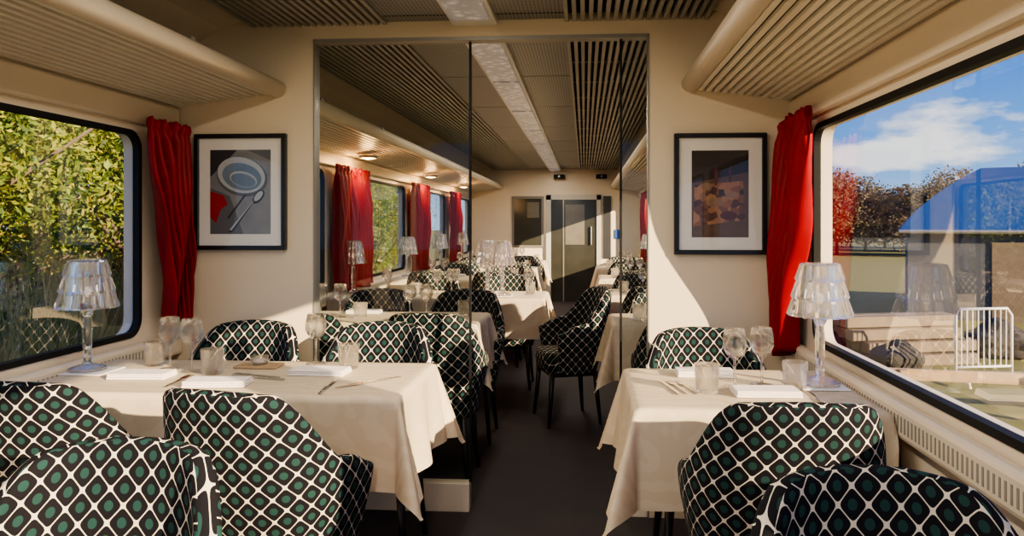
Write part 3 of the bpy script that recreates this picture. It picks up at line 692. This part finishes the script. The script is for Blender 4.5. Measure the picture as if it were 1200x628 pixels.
obj('gutter',MB().tube([(-4.2,-2.62,2.15),(6,-2.62,2.15)],.05).mesh('gutter',ALU),e)
m=MB().box(-2.2,.4,-2.44,-2.4,0,1.9); obj('sliding_door',m.mesh('sd',GREYWOOD),e)
# timber stack
m=MB()
for i in range(4):
    for j in range(5-i): m.box(-1.0+random.uniform(-.15,.1),1.0+random.uniform(-.1,.15),-.6+j*.27+i*.13,-.38+j*.27+i*.13,i*.2,i*.2+.18)
ts=obj('timber_stack',m.mesh('timber',GREYWOOD,bevel=.01,seg=1),None,(5.45,13.2,-1.05)); ts.rotation_euler=(0,0,.25); thing(ts,'stack of weathered timber beams on the grass','timber stack')
for i,(x,y,s) in enumerate(((4.1,13.2,.4),(4.9,12.0,.4),(7.3,13.6,.5),(4.0,14.4,.45))):
    bm=bmesh.new(); bmesh.ops.create_icosphere(bm,subdivisions=3,radius=s)
    for v in bm.verts: v.co*=1+.18*math.sin(v.co.x*9+i)*math.cos(v.co.y*7)+.06*math.sin(v.co.z*15); v.co.z*=.7
    me=bpy.data.meshes.new('boulder'); bm.to_mesh(me); bm.free(); me.materials.append(ROCK)
    o=obj('boulder',me,None,(x,y,-1.05+s*.55)); thing(o,'rough dark boulder on the grass','rock','boulders')
e=empty('crowd_barrier',(5.85,11.3,-1.05)); e.rotation_euler=(0,0,.2); thing(e,'white metal tube barrier with vertical bars','barrier')
obj('frame',MB().tube([(-.45,0,.1),(-.45,0,1.0),(-.38,0,1.1),(.38,0,1.1),(.45,0,1.0),(.45,0,.1)],.02).tube([(-.45,0,.25),(.45,0,.25)],.018).mesh('bf',WHITE,smooth=True),e)
BARM=MB().tube([(0,0,.25),(0,0,1.1)],.009,6).mesh('bar',WHITE)
for i in range(9): obj('bar',BARM,e,(-.36+i*.09,0,0))
for s in (-.45,.45): obj('foot',MB().tube([(s,-.3,.0),(s,-.28,.08),(s,.28,.08),(s,.3,.0)],.02).mesh('foot',WHITE),e)
e=empty('wooden_fence',(4.9,9.3,-1.05)); e.rotation_euler=(0,0,-.15); thing(e,'low wooden rail fence with square posts','fence')
obj('rail',MB().box(-1.2,2.4,-.04,.04,.42,.56).mesh('rail',WOOD,bevel=.01),e)
for s in (-1.0,.5,2.1): obj('post',MB().box(s-.05,s+.05,-.14,-.04,0,.56).mesh('post',WOOD,bevel=.01),e)
# ---------------------------------------------------------------- world & light
W=bpy.data.worlds.new('sky'); S.world=W; W.use_nodes=True; nt=W.node_tree; nt.nodes.clear()
tc=N(nt,'ShaderNodeTexCoord'); sx=N(nt,'ShaderNodeSeparateXYZ'); nt.links.new(tc.outputs['Generated'],sx.inputs[0])
r=N(nt,'ShaderNodeValToRGB'); nt.links.new(sx.outputs[2],r.inputs[0]); el=r.color_ramp.elements
el[0].position=0; el[0].color=(.42,.60,.82,1); el[1].position=.35; el[1].color=(.035,.16,.58,1); x=el.new(.08); x.color=(.16,.38,.78,1); x=el.new(.2); x.color=(.05,.21,.65,1)
mp=N(nt,'ShaderNodeMapping'); mp.inputs['Scale'].default_value=(2.2,2.2,6.5); mp.inputs['Location'].default_value=(.3,.1,0); nt.links.new(tc.outputs['Generated'],mp.inputs[0])
nz=N(nt,'ShaderNodeTexNoise'); nz.inputs['Scale'].default_value=2.4; nz.inputs['Detail'].default_value=8; nz.inputs['Roughness'].default_value=.6; nt.links.new(mp.outputs[0],nz.inputs[0])
def blob(bear,elv,k,amp):
    b,e_=math.radians(bear),math.radians(elv); c=(math.sin(b)*math.cos(e_),math.cos(b)*math.cos(e_),math.sin(e_))
    s=N(nt,'ShaderNodeVectorMath'); s.operation='SUBTRACT'; nt.links.new(tc.outputs['Generated'],s.inputs[0]); s.inputs[1].default_value=c
    q=N(nt,'ShaderNodeVectorMath'); q.operation='MULTIPLY'; nt.links.new(s.outputs[0],q.inputs[0]); q.inputs[1].default_value=(1,1,2.6)
    l=N(nt,'ShaderNodeVectorMath'); l.operation='LENGTH'; nt.links.new(q.outputs[0],l.inputs[0])
    return math_(nt,'MULTIPLY',math_(nt,'MAXIMUM',math_(nt,'SUBTRACT',1.0,math_(nt,'DIVIDE',l.outputs['Value'],k)),0.0),amp)
f=math_(nt,'ADD',math_(nt,'MULTIPLY',nz.outputs[0],.9),math_(nt,'ADD',blob(24.0,6.0,.13,.34),blob(19.5,4.5,.09,.2)))
cr=N(nt,'ShaderNodeValToRGB'); nt.links.new(f,cr.inputs[0]); cr.color_ramp.elements[0].position=.54; cr.color_ramp.elements[0].color=(0,0,0,1); cr.color_ramp.elements[1].position=.65; cr.color_ramp.elements[1].color=(1,1,1,1)
c=mixc(nt,math_(nt,'MULTIPLY',cr.outputs[0],.9),r.outputs[0],(.95,.93,.92))
bg=N(nt,'ShaderNodeBackground'); bg.inputs[1].default_value=1.15; nt.links.new(c,bg.inputs[0]); ow=N(nt,'ShaderNodeOutputWorld'); nt.links.new(bg.outputs[0],ow.inputs[0])
sd=bpy.data.lights.new('sun','SUN'); sd.energy=13; sd.angle=.010; sd.color=(1,.77,.50); so=bpy.data.objects.new('sun',sd); COL.objects.link(so)
so.rotation_euler=Vector((-.74,.58,-.25)).to_track_quat('-Z','Y').to_euler()
for i,(y,ln,en) in enumerate(((.7,4.2,42),(6.8,3.4,30),(10.4,2.8,24))):  # added fill lights for the interior, placed along the ceiling light channel
    ld=bpy.data.lights.new('ceiling_fill','AREA'); ld.shape='RECTANGLE'; ld.size=.15; ld.size_y=ln; ld.energy=en; ld.color=(1,.87,.70)
    lo=bpy.data.objects.new('ceiling_fill',ld); COL.objects.link(lo); lo.location=(XC,y,ZC-.07)
# ---------------------------------------------------------------- camera
cd=bpy.data.cameras.new('camera'); cd.sensor_width=36; cd.lens=26.01; cd.shift_x=-.0203; cd.shift_y=-.0433; cd.clip_end=500; cd.clip_start=.05
co=bpy.data.objects.new('camera',cd); COL.objects.link(co); co.location=(0,0,1.3); co.rotation_euler=(math.radians(90),0,math.radians(4)); S.camera=co
